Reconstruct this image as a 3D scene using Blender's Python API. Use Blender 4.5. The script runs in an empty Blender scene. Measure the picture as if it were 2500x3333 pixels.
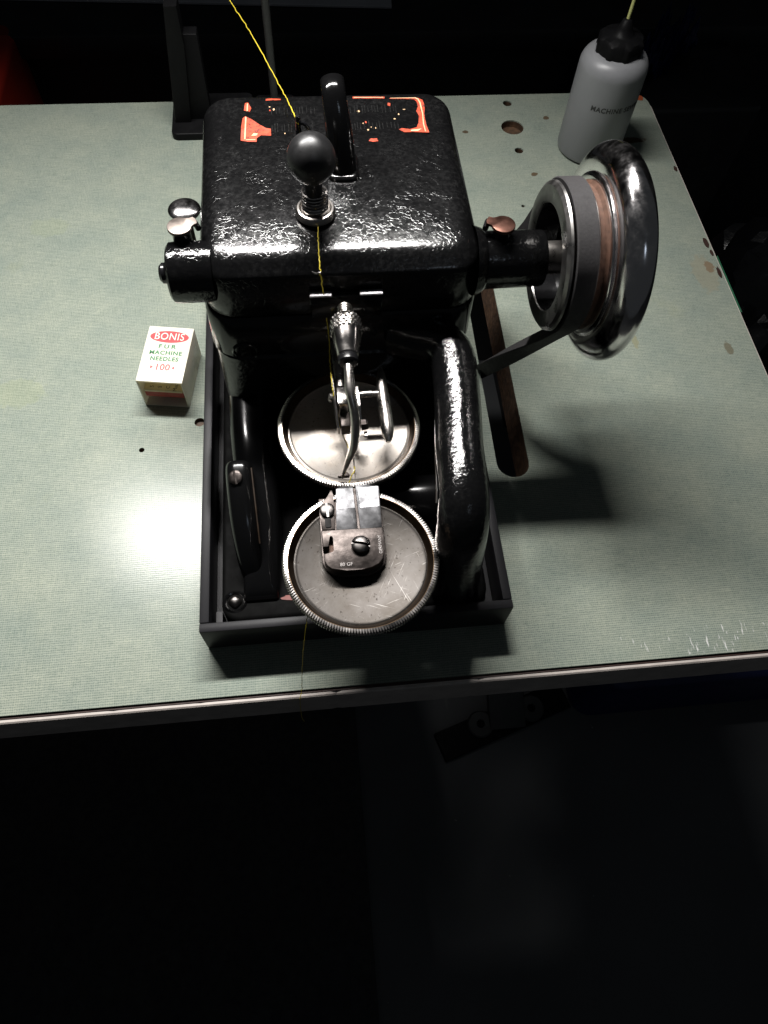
import bpy, bmesh, math, random
from mathutils import Vector, Matrix, noise
random.seed(7)
PI = math.pi
S = bpy.context.scene
COL = S.collection

# ------------------------------------------------------------------ camera
cd = bpy.data.cameras.new('camera')
cam = bpy.data.objects.new('camera', cd); COL.objects.link(cam)
cam.location = (0.0630603, -0.0875050, 0.3493970)
cam.rotation_euler = (0.484495, -0.0393771, -0.0974536)
cd.lens = 25.12; cd.sensor_width = 36.0
cd.clip_start = 0.01; cd.clip_end = 50
S.camera = cam

# ------------------------------------------------------------------ light (indoor, dark room, one linear bench lamp + weak cool room light)
W = bpy.data.worlds.new('World'); S.world = W; W.use_nodes = True
bg = W.node_tree.nodes['Background']
bg.inputs[0].default_value = (0.78, 0.85, 0.92, 1); bg.inputs[1].default_value = 0.022

def area(name, loc, target, sx, sy, power, col, spread=180):
    l = bpy.data.lights.new(name, 'AREA'); l.shape = 'RECTANGLE'; l.size = sx; l.size_y = sy
    l.energy = power; l.color = col; l.spread = math.radians(spread)
    o = bpy.data.objects.new(name, l); COL.objects.link(o); o.location = loc
    d = (Vector(target) - Vector(loc)).normalized()
    x = Vector((1, 0, 0)); x = (x - d * x.dot(d)).normalized(); y = (-d).cross(x)
    o.rotation_euler = Matrix((x, y, -d)).transposed().to_euler()
    return o
area('bench_lamp', (-0.014, 0.336, 0.490), (-0.045, -0.02, 0.0), 0.362, 0.030, 4.5, (1.0, 0.975, 0.95), 138)
area('room_lamp', (0.42, -0.62, 0.95), (0.08, 0.1, 0.05), 0.10, 0.10, 0.045, (0.72, 0.84, 1.0), 120)

S.view_settings.view_transform = 'Standard'; S.view_settings.look = 'None'
S.view_settings.exposure = 0; S.view_settings.gamma = 1
S.render.engine = 'CYCLES'

# ------------------------------------------------------------------ materials
def newmat(name):
    m = bpy.data.materials.new(name); m.use_nodes = True
    nt = m.node_tree; b = nt.nodes['Principled BSDF']
    return m, nt, b
def N(nt, t, **kw):
    n = nt.nodes.new(t)
    for k, v in kw.items():
        if k == 'inp':
            for a, x in v.items(): n.inputs[a].default_value = x
        else: setattr(n, k, v)
    return n
def coords(nt, scale=(1, 1, 1), rot=(0, 0, 0), loc=(0, 0, 0)):
    t = N(nt, 'ShaderNodeTexCoord'); mp = N(nt, 'ShaderNodeMapping')
    mp.inputs['Scale'].default_value = scale; mp.inputs['Rotation'].default_value = rot; mp.inputs['Location'].default_value = loc
    nt.links.new(t.outputs['Object'], mp.inputs['Vector']); return mp.outputs[0]
def ntex(nt, vec, scale, detail=4, rough=.55, dist=0):
    n = N(nt, 'ShaderNodeTexNoise', inp={'Scale': scale, 'Detail': detail, 'Roughness': rough, 'Distortion': dist})
    nt.links.new(vec, n.inputs['Vector']); return n.outputs['Fac']
def ramp(nt, fac, stops):
    r = N(nt, 'ShaderNodeValToRGB'); e = r.color_ramp.elements
    while len(e) < len(stops): e.new(0.5)
    for i, (p, c) in enumerate(stops):
        e[i].position = p; e[i].color = c if len(c) == 4 else (*c, 1)
    nt.links.new(fac, r.inputs[0]); return r.outputs[0]
def mix(nt, fac, a, b, mode='MIX'):
    m = N(nt, 'ShaderNodeMix', data_type='RGBA', blend_type=mode)
    for sock, v in ((m.inputs[0], fac), (m.inputs[6], a), (m.inputs[7], b)):
        if isinstance(v, bpy.types.NodeSocket): nt.links.new(v, sock)
        else: sock.default_value = v if not isinstance(v, tuple) or len(v) == 4 else (*v, 1)
    return m.outputs[2]
def math_(nt, op, a, b=0.0, clamp=False):
    m = N(nt, 'ShaderNodeMath', operation=op, use_clamp=clamp)
    for sock, v in ((m.inputs[0], a), (m.inputs[1], b)):
        if isinstance(v, bpy.types.NodeSocket): nt.links.new(v, sock)
        else: sock.default_value = v
    return m.outputs[0]
def bump(nt, b, h, strength, dist, prev=None):
    n = N(nt, 'ShaderNodeBump', inp={'Strength': strength, 'Distance': dist})
    nt.links.new(h, n.inputs['Height'])
    if prev is not None: nt.links.new(prev, n.inputs['Normal'])
    nt.links.new(n.outputs[0], b.inputs['Normal']); return n.outputs[0]
def setb(b, col=None, rough=None, metal=None, spec=None, coat=None):
    if col is not None: b.inputs['Base Color'].default_value = (*col, 1)
    if rough is not None: b.inputs['Roughness'].default_value = rough
    if metal is not None: b.inputs['Metallic'].default_value = metal
    if spec is not None: b.inputs['Specular IOR Level'].default_value = spec
    if coat is not None: b.inputs['Coat Weight'].default_value = coat

def simple(name, col, rough=.5, metal=0, var=.25, nscale=300, bstr=.15, bdist=.0003, spec=.5):
    m, nt, b = newmat(name); setb(b, col, rough, metal, spec)
    v = coords(nt); f = ntex(nt, v, nscale, 5)
    c = mix(nt, 1.0, col, ramp(nt, f, [(.25, (1 - var,) * 3), (.75, (1 + var * .3,) * 3)]), 'MULTIPLY')
    nt.links.new(c, b.inputs['Base Color'])
    r = ntex(nt, v, nscale * .45, 4)
    nt.links.new(ramp(nt, r, [(.3, (max(rough - .1, .03),) * 3), (.75, (min(rough + .14, 1),) * 3)]), b.inputs['Roughness'])
    bump(nt, b, f, bstr, bdist)
    return m

def enamel(name, rough=.22, orange=.5, crackle=.35, dist=.0009, scuff=.3, dirt=.010, gs=330):
    m, nt, b = newmat(name); setb(b, (.004, .004, .0043), rough, 0, .5)
    v = coords(nt)
    big = ntex(nt, v, gs, 3, .5); fine = ntex(nt, v, gs * 4.2, 4, .6)
    h = math_(nt, 'ADD', math_(nt, 'MULTIPLY', big, .8), math_(nt, 'MULTIPLY', fine, .05))
    nb = bump(nt, b, h, orange, dist)
    # crackle: broken ridges where the old paint has lifted
    vd = N(nt, 'ShaderNodeTexVoronoi', feature='DISTANCE_TO_EDGE', inp={'Scale': 330.0})
    warp = N(nt, 'ShaderNodeVectorMath', operation='ADD')
    nz = N(nt, 'ShaderNodeTexNoise', inp={'Scale': 190.0, 'Detail': 3.0}); nt.links.new(v, nz.inputs['Vector'])
    sc = N(nt, 'ShaderNodeVectorMath', operation='SCALE', inp={'Scale': .008}); nt.links.new(nz.outputs['Color'], sc.inputs[0])
    nt.links.new(v, warp.inputs[0]); nt.links.new(sc.outputs[0], warp.inputs[1])
    nt.links.new(warp.outputs[0], vd.inputs['Vector'])
    edge = ramp(nt, vd.outputs['Distance'], [(0, (1, 1, 1)), (.08, (0, 0, 0))])
    gate = ramp(nt, ntex(nt, v, 110, 6, .7), [(.43, (.02, .02, .02)), (.66, (1, 1, 1))])
    nb = bump(nt, b, mix(nt, 1.0, edge, gate, 'MULTIPLY'), crackle, .00025, nb)
    sf = ramp(nt, ntex(nt, v, 420, 7, .75), [(.35, (rough,) * 3), (.75, (min(rough + scuff, 1),) * 3)])
    nt.links.new(sf, b.inputs['Roughness'])
    dust = ramp(nt, ntex(nt, v, 520, 6, .75), [(.45, (.0030, .0030, .0032)), (.75, (dirt, dirt, dirt))])
    patch = ramp(nt, ntex(nt, v, 45, 5, .65), [(.40, (0, 0, 0)), (.66, (1, 1, 1))])
    nt.links.new(mix(nt, patch, (.0032, .0032, .0034), dust), b.inputs['Base Color'])
    return m

M = {}
M['enamel'] = enamel('black_enamel', .10, .6, .08, .00006, .06, .008, 400)
M['enamel_top'] = enamel('crackled_black_enamel', .11, 1.0, .27, .000065, .16, .018, 420)
M['enamel_rough'] = enamel('pitted_black_enamel', .10, 1.0, .24, .00026, .07, .010, 480)
M['deep_black'] = enamel('deep_black_enamel', .16, .15, .0, .0001, .02, .003)
M['dull_black'] = simple('dull_black_paint', (.004, .004, .004), .6, 0, .3, 300, .15, .0002, .03)  # near-black with almost no gloss
M['smooth_black'] = simple('smooth_black_paint', (.008, .008, .009), .22, 0, .2, 160, .2, .0003)
M['matte_black'] = simple('black_bakelite', (.012, .012, .0125), .38, 0, .2, 400, .06, .0002)
M['rubber'] = simple('belt_rubber', (.030, .028, .029), .7, 0, .3, 1100, .4, .0002)
M['steel'] = simple('worn_steel', (.50, .47, .44), .3, 1, .35, 260, .12, .0002)
M['grey_steel'] = simple('grey_turned_steel', (.36, .35, .34), .34, 1, .3, 260, .12, .0001)
M['bright_steel'] = simple('bright_steel', (.68, .64, .61), .22, 1, .2, 200, .08, .0002)
M['plate_steel'] = simple('dull_plate_steel', (.085, .085, .088), .40, 1, .4, 420, .25, .0002)
M['land_steel'] = simple('rubbed_plate_steel', (.14, .14, .145), .40, 1, .35, 420, .25, .0002)
M['dark_steel'] = simple('browned_steel', (.085, .073, .068), .42, 1, .5, 330, .35, .0003)
M['screw_steel'] = simple('screw_steel', (.12, .112, .108), .34, 1, .3, 300, .2, .0002)
M['rust'] = simple('rusty_groove', (.13, .068, .045), .6, .3, .5, 420, .4, .0003)
M['copper'] = simple('copper_lid', (.115, .058, .044), .42, 1, .4, 300, .25, .0003)
M['old_nickel'] = simple('old_nickel_lid', (.17, .145, .13), .42, 1, .35, 300, .2, .0003)
M['worn_brown'] = simple('worn_brown_edge', (.030, .018, .010), .5, 0, .6)
M['hole_shade'] = simple('painted_hole_shade', (.006, .005, .005), .8)  # near-black that paints the shade inside holes onto solid parts
M['wood'] = simple('particle_board', (.085, .044, .021), .7, 0, .75, 240, .6, .001)
M['banding'] = simple('cream_edge_banding', (.52, .47, .43), .45, 0, .25, 120, .15, .0003)
M['brown_line'] = simple('laminate_brown_core', (.035, .014, .010), .6)
M['thread'] = simple('yellow_thread', (.60, .47, .025), .6, 0, .35, 1500, .3, .0001)
M['black_plastic'] = simple('black_plastic', (.006, .006, .0065), .45, 0, .2, 260, .15, .0003, .1)
M['red_paint'] = simple('red_decal', (.52, .060, .020), .45, 0, .45, 500, .3, .0002)
_nt = M['red_paint'].node_tree; _b = _nt.nodes['Principled BSDF']; _c = _b.inputs['Base Color'].links[0].from_socket
_wr = ramp(_nt, ntex(_nt, coords(_nt), 800, 5, .7), [(.52, (0, 0, 0)), (.60, (1, 1, 1))])
_nt.links.new(mix(_nt, math_(_nt, 'MULTIPLY', _wr, .8), _c, (.03, .008, .006)), _b.inputs['Base Color'])
M['gold_paint'] = simple('gold_decal_line', (.62, .42, .24), .45, 0, .3, 700, .2, .0002)
M['lit_edge'] = simple('lit_worn_edge', (.42, .41, .42), .42, .8, .6, 900, .7, .0004)  # pale metal that puts light on the worn pad edge
M['floor'] = None

# chrome, lightly scratched
m, nt, b = newmat('scratched_chrome'); setb(b, (.86, .83, .83), .06, 1)
v = coords(nt, (900, 60, 60), (.4, .2, .7)); f = ntex(nt, v, 1, 3)
v2 = coords(nt); g = ntex(nt, v2, 120, 6, .7)
nt.links.new(ramp(nt, g, [(.38, (.09,) * 3), (.72, (.27,) * 3)]), b.inputs['Roughness'])
nb = bump(nt, b, f, .04, .0002); bump(nt, b, ntex(nt, v2, 60, 3), .12, .0006, nb)
M['chrome'] = m

# disc steel: stained, with straight scratches in several directions
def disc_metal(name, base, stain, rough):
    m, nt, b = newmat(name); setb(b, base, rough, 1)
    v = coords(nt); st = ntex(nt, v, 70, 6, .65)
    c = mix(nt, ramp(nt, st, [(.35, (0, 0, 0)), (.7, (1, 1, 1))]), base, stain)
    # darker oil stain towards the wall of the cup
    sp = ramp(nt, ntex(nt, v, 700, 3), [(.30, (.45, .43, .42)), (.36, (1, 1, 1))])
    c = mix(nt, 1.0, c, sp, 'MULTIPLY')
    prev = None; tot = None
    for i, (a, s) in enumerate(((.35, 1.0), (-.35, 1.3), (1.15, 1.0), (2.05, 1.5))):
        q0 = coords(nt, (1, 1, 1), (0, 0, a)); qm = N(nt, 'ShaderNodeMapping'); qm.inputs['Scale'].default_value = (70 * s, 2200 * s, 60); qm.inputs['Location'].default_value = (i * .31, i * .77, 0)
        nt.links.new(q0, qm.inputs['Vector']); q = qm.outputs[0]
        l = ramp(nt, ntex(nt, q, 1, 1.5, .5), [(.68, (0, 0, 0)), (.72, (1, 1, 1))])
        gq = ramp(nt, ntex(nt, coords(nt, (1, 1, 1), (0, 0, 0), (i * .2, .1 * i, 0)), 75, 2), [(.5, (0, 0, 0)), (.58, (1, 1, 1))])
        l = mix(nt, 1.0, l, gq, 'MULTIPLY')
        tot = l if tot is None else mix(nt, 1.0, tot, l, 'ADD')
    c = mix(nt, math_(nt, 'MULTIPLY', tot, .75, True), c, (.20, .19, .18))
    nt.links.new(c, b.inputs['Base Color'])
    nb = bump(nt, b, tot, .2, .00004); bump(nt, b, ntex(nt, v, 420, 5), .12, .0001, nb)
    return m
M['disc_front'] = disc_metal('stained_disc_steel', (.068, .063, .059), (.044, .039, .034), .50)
M['disc_rear'] = disc_metal('lit_disc_steel', (.50, .47, .44), (.40, .35, .30), .33)  # same disc steel, base colour paled to paint in the lamp's glare
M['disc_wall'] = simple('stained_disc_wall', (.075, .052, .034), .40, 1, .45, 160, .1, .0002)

# laminate: green-grey linen print on a woven relief
m, nt, b = newmat('green_linen_laminate'); setb(b, (.26, .30, .25), .3, 0, .28)
warp_ = ntex(nt, coords(nt, (90, 2100, 1)), 1, 3, .6)
weft_ = ntex(nt, coords(nt, (2400, 110, 1)), 1, 3, .6)
cloud = ntex(nt, coords(nt), 26, 5, .6)
fine_ = ntex(nt, coords(nt), 1500, 2)
w1 = ramp(nt, warp_, [(.3, (.80, .84, .82)), (.5, (.99, 1.0, .99)), (.72, (1.12, 1.12, 1.08))])
w2 = ramp(nt, weft_, [(.3, (.84, .87, .85)), (.52, (1, 1, 1)), (.74, (1.10, 1.09, 1.03))])
c = mix(nt, 1.0, (.264, .288, .256), w1, 'MULTIPLY'); c = mix(nt, 1.0, c, w2, 'MULTIPLY')
c = mix(nt, 1.0, c, ramp(nt, cloud, [(.3, (.86, .90, .90)), (.7, (1.1, 1.08, 1.03))]), 'MULTIPLY')
def bands(direction, scale, dist):
    wv = N(nt, 'ShaderNodeTexWave', wave_type='BANDS', bands_direction=direction, inp={'Scale': scale, 'Distortion': dist, 'Detail': 2.0, 'Detail Scale': 3.0, 'Detail Roughness': .6})
    nt.links.new(coords(nt), wv.inputs['Vector']); return wv.outputs['Fac']
rows_ = bands('Y', 262.0, 3.2); cols_ = bands('X', 300.0, 4.5)
weave = math_(nt, 'ADD', math_(nt, 'MULTIPLY', rows_, .68), math_(nt, 'MULTIPLY', cols_, .32))
c = mix(nt, 1.0, c, ramp(nt, weave, [(.12, (.60, .65, .65)), (.45, (1.0, 1.0, 1.0)), (.9, (1.10, 1.09, 1.06))]), 'MULTIPLY')
ys = ramp(nt, ntex(nt, coords(nt, (1, 1, 1), (0, 0, 0), (.3, .9, 0)), 17, 4), [(.66, (0, 0, 0)), (.78, (1, 1, 1))])
c = mix(nt, math_(nt, 'MULTIPLY', ys, .18), c, (.30, .30, .12))
dk = ramp(nt, ntex(nt, coords(nt, (1, 1, 1), (0, 0, 0), (.7, .2, 0)), 95, 2), [(.84, (0, 0, 0)), (.87, (1, 1, 1))])
c = mix(nt, math_(nt, 'MULTIPLY', dk, .75), c, (.06, .05, .03))
def spot(cx, cy, rx, ry):
    mp = coords(nt, (1 / rx, 1 / ry, 0), (0, 0, 0), (-cx / rx, -cy / ry, 0))
    ln = N(nt, 'ShaderNodeVectorMath', operation='LENGTH'); nt.links.new(mp, ln.inputs[0])
    jag = math_(nt, 'MULTIPLY', math_(nt, 'SUBTRACT', ntex(nt, coords(nt), 260, 4), .5), 1.1)
    return ramp(nt, math_(nt, 'ADD', ln.outputs['Value'], jag), [(.75, (1, 1, 1)), (.95, (0, 0, 0))])
# white wear scratches along the right part of the front edge
wear = spot(.262, .0085, .060, .0085)
scr = ramp(nt, ntex(nt, coords(nt, (700, 110, 1), (0, 0, .35)), 1, 3), [(.62, (0, 0, 0)), (.67, (1, 1, 1))])
c = mix(nt, math_(nt, 'MULTIPLY', wear, scr), c, (.62, .62, .60))
for (cx, cy, rx, ry, col, k) in ((.333, .262, .010, .020, (.26, .24, .17), .5), (.338, .268, .004, .006, (.16, .085, .04), .6),
                              (.318, .405, .013, .004, (.07, .04, .015), .95), (-.112, .33, .016, .010, (.28, .32, .12), .10),
                              (-.114, .19, .018, .012, (.30, .33, .10), .12), (.328, .196, .003, .006, (.12, .10, .06), .7),
                              (.268, .206, .0025, .007, (.24, .23, .13), .6), (.190, .420, .0026, .0022, (.06, .03, .012), .85),
                              (.2345, .369, .0032, .0024, (.08, .045, .02), .85), (.257, .435, .0030, .0026, (.08, .042, .018), .85)):
    c = mix(nt, math_(nt, 'MULTIPLY', spot(cx, cy, rx, ry), k), c, col)
nt.links.new(c, b.inputs['Base Color'])
nt.links.new(ramp(nt, cloud, [(.3, (.19,) * 3), (.75, (.25,) * 3)]), b.inputs['Roughness'])
hh = math_(nt, 'ADD', math_(nt, 'MULTIPLY', weave, 1.0), math_(nt, 'MULTIPLY', warp_, .5))
bump(nt, b, hh, .2, .00006)
M['laminate'] = m

# printed-plastic tray: fine diagonal infill lines
m, nt, b = newmat('printed_black_plastic'); setb(b, (.03, .028, .032), .42, 0, .18)
wv = N(nt, 'ShaderNodeTexWave', wave_type='BANDS', bands_direction='DIAGONAL', inp={'Scale': 900.0, 'Distortion': .6, 'Detail': 1.0})
nt.links.new(coords(nt), wv.inputs['Vector'])
bump(nt, b, math_(nt, 'ADD', wv.outputs['Fac'], ntex(nt, coords(nt), 500, 3)), .2, .0001)
nt.links.new(ramp(nt, wv.outputs['Fac'], [(0, (.008, .008, .009)), (1, (.019, .0185, .021))]), b.inputs['Base Color'])
M['tray'] = m

# floor
m, nt, b = newmat('dark_workshop_floor'); setb(b, (.07, .075, .08), .6)
v = coords(nt); f = ntex(nt, v, 3, 6, .6)
c = ramp(nt, f, [(.35, (.072, .077, .081)), (.7, (.112, .118, .123))])
sc = ramp(nt, ntex(nt, coords(nt, (60, 4, 1), (0, 0, .5)), 1, 2), [(.73, (0, 0, 0)), (.76, (1, 1, 1))])
c = mix(nt, math_(nt, 'MULTIPLY', sc, .3), c, (.2, .21, .2))
sp = ramp(nt, ntex(nt, v, 85, 3), [(.74, (0, 0, 0)), (.78, (1, 1, 1))])
c = mix(nt, sp, c, (.35, .36, .36)); nt.links.new(c, b.inputs['Base Color'])
bump(nt, b, ntex(nt, v, 40, 5), .2, .002); M['floor'] = m

# box plastics, bottle
M['ivory'] = simple('ivory_plastic', (.88, .86, .77), .3, 0, .08, 120, .08, .0003)
_nt = M['ivory'].node_tree; _tr = N(_nt, 'ShaderNodeBsdfTranslucent', inp={'Color': (.88, .82, .62, 1)}); _mx = N(_nt, 'ShaderNodeMixShader', inp={'Fac': .3})
_nt.links.new(_nt.nodes['Principled BSDF'].outputs[0], _mx.inputs[1]); _nt.links.new(_tr.outputs[0], _mx.inputs[2]); _nt.links.new(_mx.outputs[0], _nt.nodes['Material Output'].inputs[0])
M['print_red'] = simple('red_print', (.62, .045, .05), .45, 0, .1)
M['print_green'] = simple('green_print', (.02, .16, .05), .5, 0, .2)
M['print_white'] = simple('ivory_print', (.82, .74, .64), .45, 0, .1)
M['print_black'] = simple('black_print', (.03, .03, .03), .5)
M['card'] = simple('buff_card', (.58, .50, .30), .6, 0, .15)
M['red_card'] = simple('red_card', (.42, .07, .05), .6, 0, .3)
m, nt, b = newmat('frosted_polythene'); setb(b, (.56, .57, .60), .38, 0, .5)
b.inputs['Subsurface Weight'].default_value = .35; b.inputs['Subsurface Radius'].default_value = (.006, .006, .006); b.inputs['Subsurface Scale'].default_value = 1.0
f = ntex(nt, coords(nt), 45, 4); nt.links.new(mix(nt, f, (.20, .205, .215), (.25, .255, .265)), b.inputs['Base Color'])
bump(nt, b, f, .12, .001); M['polythene'] = m
M['straw'] = simple('yellowed_tube', (.55, .56, .22), .35, 0, .2)
M['paper'] = simple('grey_paper', (.5, .5, .52), .7, 0, .15, 40)
M['dark_panel'] = simple('black_panel', (.02, .02, .021), .5, 0, .3, 60, .2, .001)
M['bag'] = simple('black_bin_bag_film', (.006, .006, .007), .22, 0, .2, 60, .5, .002)
M['blue_film'] = simple('blue_plastic_film', (.02, .03, .14), .16, 0, .2, 90, .6, .002)
M['blue_dull'] = simple('blue_plastic', (.012, .02, .09), .45, 0, .3, 60)
M['red_plastic'] = simple('red_plastic', (.34, .022, .010), .5, 0, .2, 30)
M['grey_iron'] = simple('grey_painted_iron', (.045, .048, .048), .55, 0, .3, 60)
M['pale_bag'] = simple('dusty_grey_metal', (.22, .22, .22), .5, .3, .8, 90, .6, .002)

# ------------------------------------------------------------------ object helpers
def empty(name, loc, label, cat, group=None):
    o = bpy.data.objects.new(name, None); COL.objects.link(o); o.location = loc
    o.empty_display_size = .01
    o['label'] = label; o['category'] = cat
    if group: o['group'] = group
    return o
def wloc(o):
    v = Vector((0, 0, 0))
    while o: v = v + o.location; o = o.parent
    return v
def obj(name, bm, mat, parent=None, label=None, smooth=35, cat=None, kind=None):
    off = wloc(parent) if parent else Vector((0, 0, 0))
    if off.length: bmesh.ops.translate(bm, verts=bm.verts, vec=-off)
    bmesh.ops.recalc_face_normals(bm, faces=bm.faces)
    me = bpy.data.meshes.new(name); bm.to_mesh(me); bm.free()
    if mat is not None:
        for q in (mat if isinstance(mat, (list, tuple)) else [mat]): me.materials.append(q)
    if smooth:
        me.shade_smooth(); me.set_sharp_from_angle(angle=math.radians(smooth))
    o = bpy.data.objects.new(name, me); COL.objects.link(o); o.parent = parent
    if label: o['label'] = label
    if cat: o['category'] = cat
    if kind: o['kind'] = kind
    return o

def frame(d):
    d = Vector(d).normalized(); a = Vector((0, 0, 1)) if abs(d.z) < .9 else Vector((1, 0, 0))
    x = a.cross(d).normalized(); return x, d.cross(x).normalized(), d
def add_lathe(bm, prof, origin, axis, seg=48, mod=None, mats=None):
    """prof: (radius, height along axis); mod(i_prof, angle_index, r) -> r"""
    x, y, d = frame(axis); o = Vector(origin); rings = []
    for i, (r, h) in enumerate(prof):
        if r < 1e-7: rings.append([bm.verts.new(o + d * h)]); continue
        ring = []
        for k in range(seg):
            a = 2 * PI * k / seg; rr = mod(i, k, r) if mod else r
            ring.append(bm.verts.new(o + d * h + (x * math.cos(a) + y * math.sin(a)) * rr))
        rings.append(ring)
    for i in range(len(rings) - 1):
        A, B = rings[i], rings[i + 1]; fs = []
        if len(A) == 1 and len(B) == 1: continue
        for k in range(seg):
            j = (k + 1) % seg
            if len(A) == 1: fs.append(bm.faces.new((A[0], B[k], B[j])))
            elif len(B) == 1: fs.append(bm.faces.new((A[k], A[j], B[0])))
            else: fs.append(bm.faces.new((A[k], A[j], B[j], B[k])))
        if mats:
            for f in fs: f.material_index = mats[i]
    return bm
def lathe(prof, origin, axis=(0, 0, 1), seg=48, mod=None, mats=None):
    return add_lathe(bmesh.new(), prof, origin, axis, seg, mod, mats)
def cr(pts, n):
    """Catmull-Rom through points of any dimension"""
    P = [pts[0]] + list(pts) + [pts[-1]]; out = []
    for i in range(1, len(P) - 2):
        for k in range(n):
            t = k / n
            out.append(tuple(.5 * (2 * b + (c - a) * t + (2 * a - 5 * b + 4 * c - d) * t * t + (3 * b - a - 3 * c + d) * t ** 3)
                             for a, b, c, d in zip(P[i - 1], P[i], P[i + 1], P[i + 2])))
    out.append(tuple(pts[-1])); return out
def add_tube(bm, pts, rad, seg=12, cap=True, flat=None, closed=False, up=None):
    """sweep; rad scalar or list; flat(i)-> (ku, kv) scale of the two cross axes"""
    P = [Vector(p[:3]) for p in pts]; n = len(P); rings = []; px = None
    for i in range(n):
        if closed: t = (P[(i + 1) % n] - P[i - 1]).normalized()
        else: t = (P[min(i + 1, n - 1)] - P[max(i - 1, 0)]).normalized()
        if px is None:
            u = Vector(up) if up else frame(t)[0]
            px = (u - t * u.dot(t)).normalized()
        else: px = (px - t * px.dot(t)).normalized()
        py = t.cross(px); r = rad[i] if isinstance(rad, (list, tuple)) else rad
        ku, kv = flat(i) if flat else (1, 1)
        rings.append([bm.verts.new(P[i] + (px * math.cos(2 * PI * k / seg) * ku + py * math.sin(2 * PI * k / seg) * kv) * r) for k in range(seg)])
    for i in range(n if closed else n - 1):
        A, B = rings[i], rings[(i + 1) % n]
        for k in range(seg):
            j = (k + 1) % seg; bm.faces.new((A[k], A[j], B[j], B[k]))
    if cap and not closed:
        bm.faces.new(rings[0][::-1]); bm.faces.new(rings[-1])
    return bm
def tube(*a, **k): return add_tube(bmesh.new(), *a, **k)
def add_box(bm, c, s, bev=0, seg=2, rotz=0, rot=None):
    R = rot if rot else Matrix.Rotation(rotz, 4, 'Z')
    r = bmesh.ops.create_cube(bm, size=1, matrix=Matrix.Translation(c) @ R @ Matrix.Diagonal((*s, 1)))
    if bev:
        es = list({e for v in r['verts'] for e in v.link_edges})
        bmesh.ops.bevel(bm, geom=es, offset=bev, segments=seg, affect='EDGES', profile=.5)
    return bm
def box(*a, **k): return add_box(bmesh.new(), *a, **k)
def rrect(x0, x1, y0, y1, r, n=6):
    r = min(r, (x1 - x0) / 2 - 1e-5, (y1 - y0) / 2 - 1e-5); P = []
    for cx, cy, a0 in ((x1 - r, y1 - r, 0), (x0 + r, y1 - r, PI / 2), (x0 + r, y0 + r, PI), (x1 - r, y0 + r, 1.5 * PI)):
        for k in range(n + 1):
            a = a0 + PI / 2 * k / n; P.append((cx + r * math.cos(a), cy + r * math.sin(a)))
    return P
def add_loft(bm, levels, cap0=True, cap1=True):
    """levels: list of (z, [(x, y)...])"""
    rings = [[bm.verts.new((x, y, z)) for x, y in poly] for z, poly in levels]
    n = len(rings[0])
    for A, B in zip(rings, rings[1:]):
        for k in range(n): bm.faces.new((A[k], A[(k + 1) % n], B[(k + 1) % n], B[k]))
    if cap0: bm.faces.new(rings[0][::-1])
    if cap1: bm.faces.new(rings[-1])
    return bm
def rslab(x0, x1, y0, y1, z0, z1, rc, top=.002, bot=0, n=6, steps=5):
    """rounded rectangular block with filleted top (and bottom) rim"""
    L = []
    def lev(z, ins): L.append((z, rrect(x0 + ins, x1 - ins, y0 + ins, y1 - ins, max(rc - ins, .0005), n)))
    if bot:
        for k in range(steps + 1):
            a = PI / 2 * k / steps; lev(z0 + bot * (1 - math.sin(a)), bot * (1 - math.cos(a)))
    else: lev(z0, 0)
    if top:
        for k in range(steps + 1):
            a = PI / 2 * k / steps; lev(z1 - top + top * math.sin(a), top * (1 - math.cos(a)))
    else: lev(z1, 0)
    return add_loft(bmesh.new(), L)
def add_poly(bm, pts2, z0, z1):
    """extruded outline (counter-clockwise)"""
    A = [bm.verts.new((x, y, z0)) for x, y in pts2]; B = [bm.verts.new((x, y, z1)) for x, y in pts2]; n = len(A)
    for k in range(n): bm.faces.new((A[k], A[(k + 1) % n], B[(k + 1) % n], B[k]))
    f0 = bm.faces.new(A[::-1]); f1 = bm.faces.new(B)
    return f1
def poly(pts2, z0, z1, bev=0):
    bm = bmesh.new(); f = add_poly(bm, pts2, z0, z1)
    if bev: bmesh.ops.bevel(bm, geom=list(f.edges), offset=bev, segments=2, affect='EDGES', profile=.5)
    return bm
def text_bm(s, size, thick, mapf, spacing=1.0, xs=1.0, bold=0.0):
    """flat lettering made from the built-in font, mapped by mapf(x, y, z) -> point"""
    cu = bpy.data.curves.new('t', 'FONT'); cu.body = s; cu.size = size; cu.align_x = 'CENTER'; cu.align_y = 'CENTER'
    cu.extrude = thick; cu.offset = bold * size; cu.space_character = spacing; cu.resolution_u = 4
    o = bpy.data.objects.new('t', cu); COL.objects.link(o)
    bpy.context.view_layer.update()
    me = bpy.data.meshes.new_from_object(o); bm = bmesh.new(); bm.from_mesh(me)
    bpy.data.objects.remove(o); bpy.data.meshes.remove(me); bpy.data.curves.remove(cu)
    for v in bm.verts: v.co = Vector(mapf(v.co.x * xs, v.co.y, v.co.z))
    return bm
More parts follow.
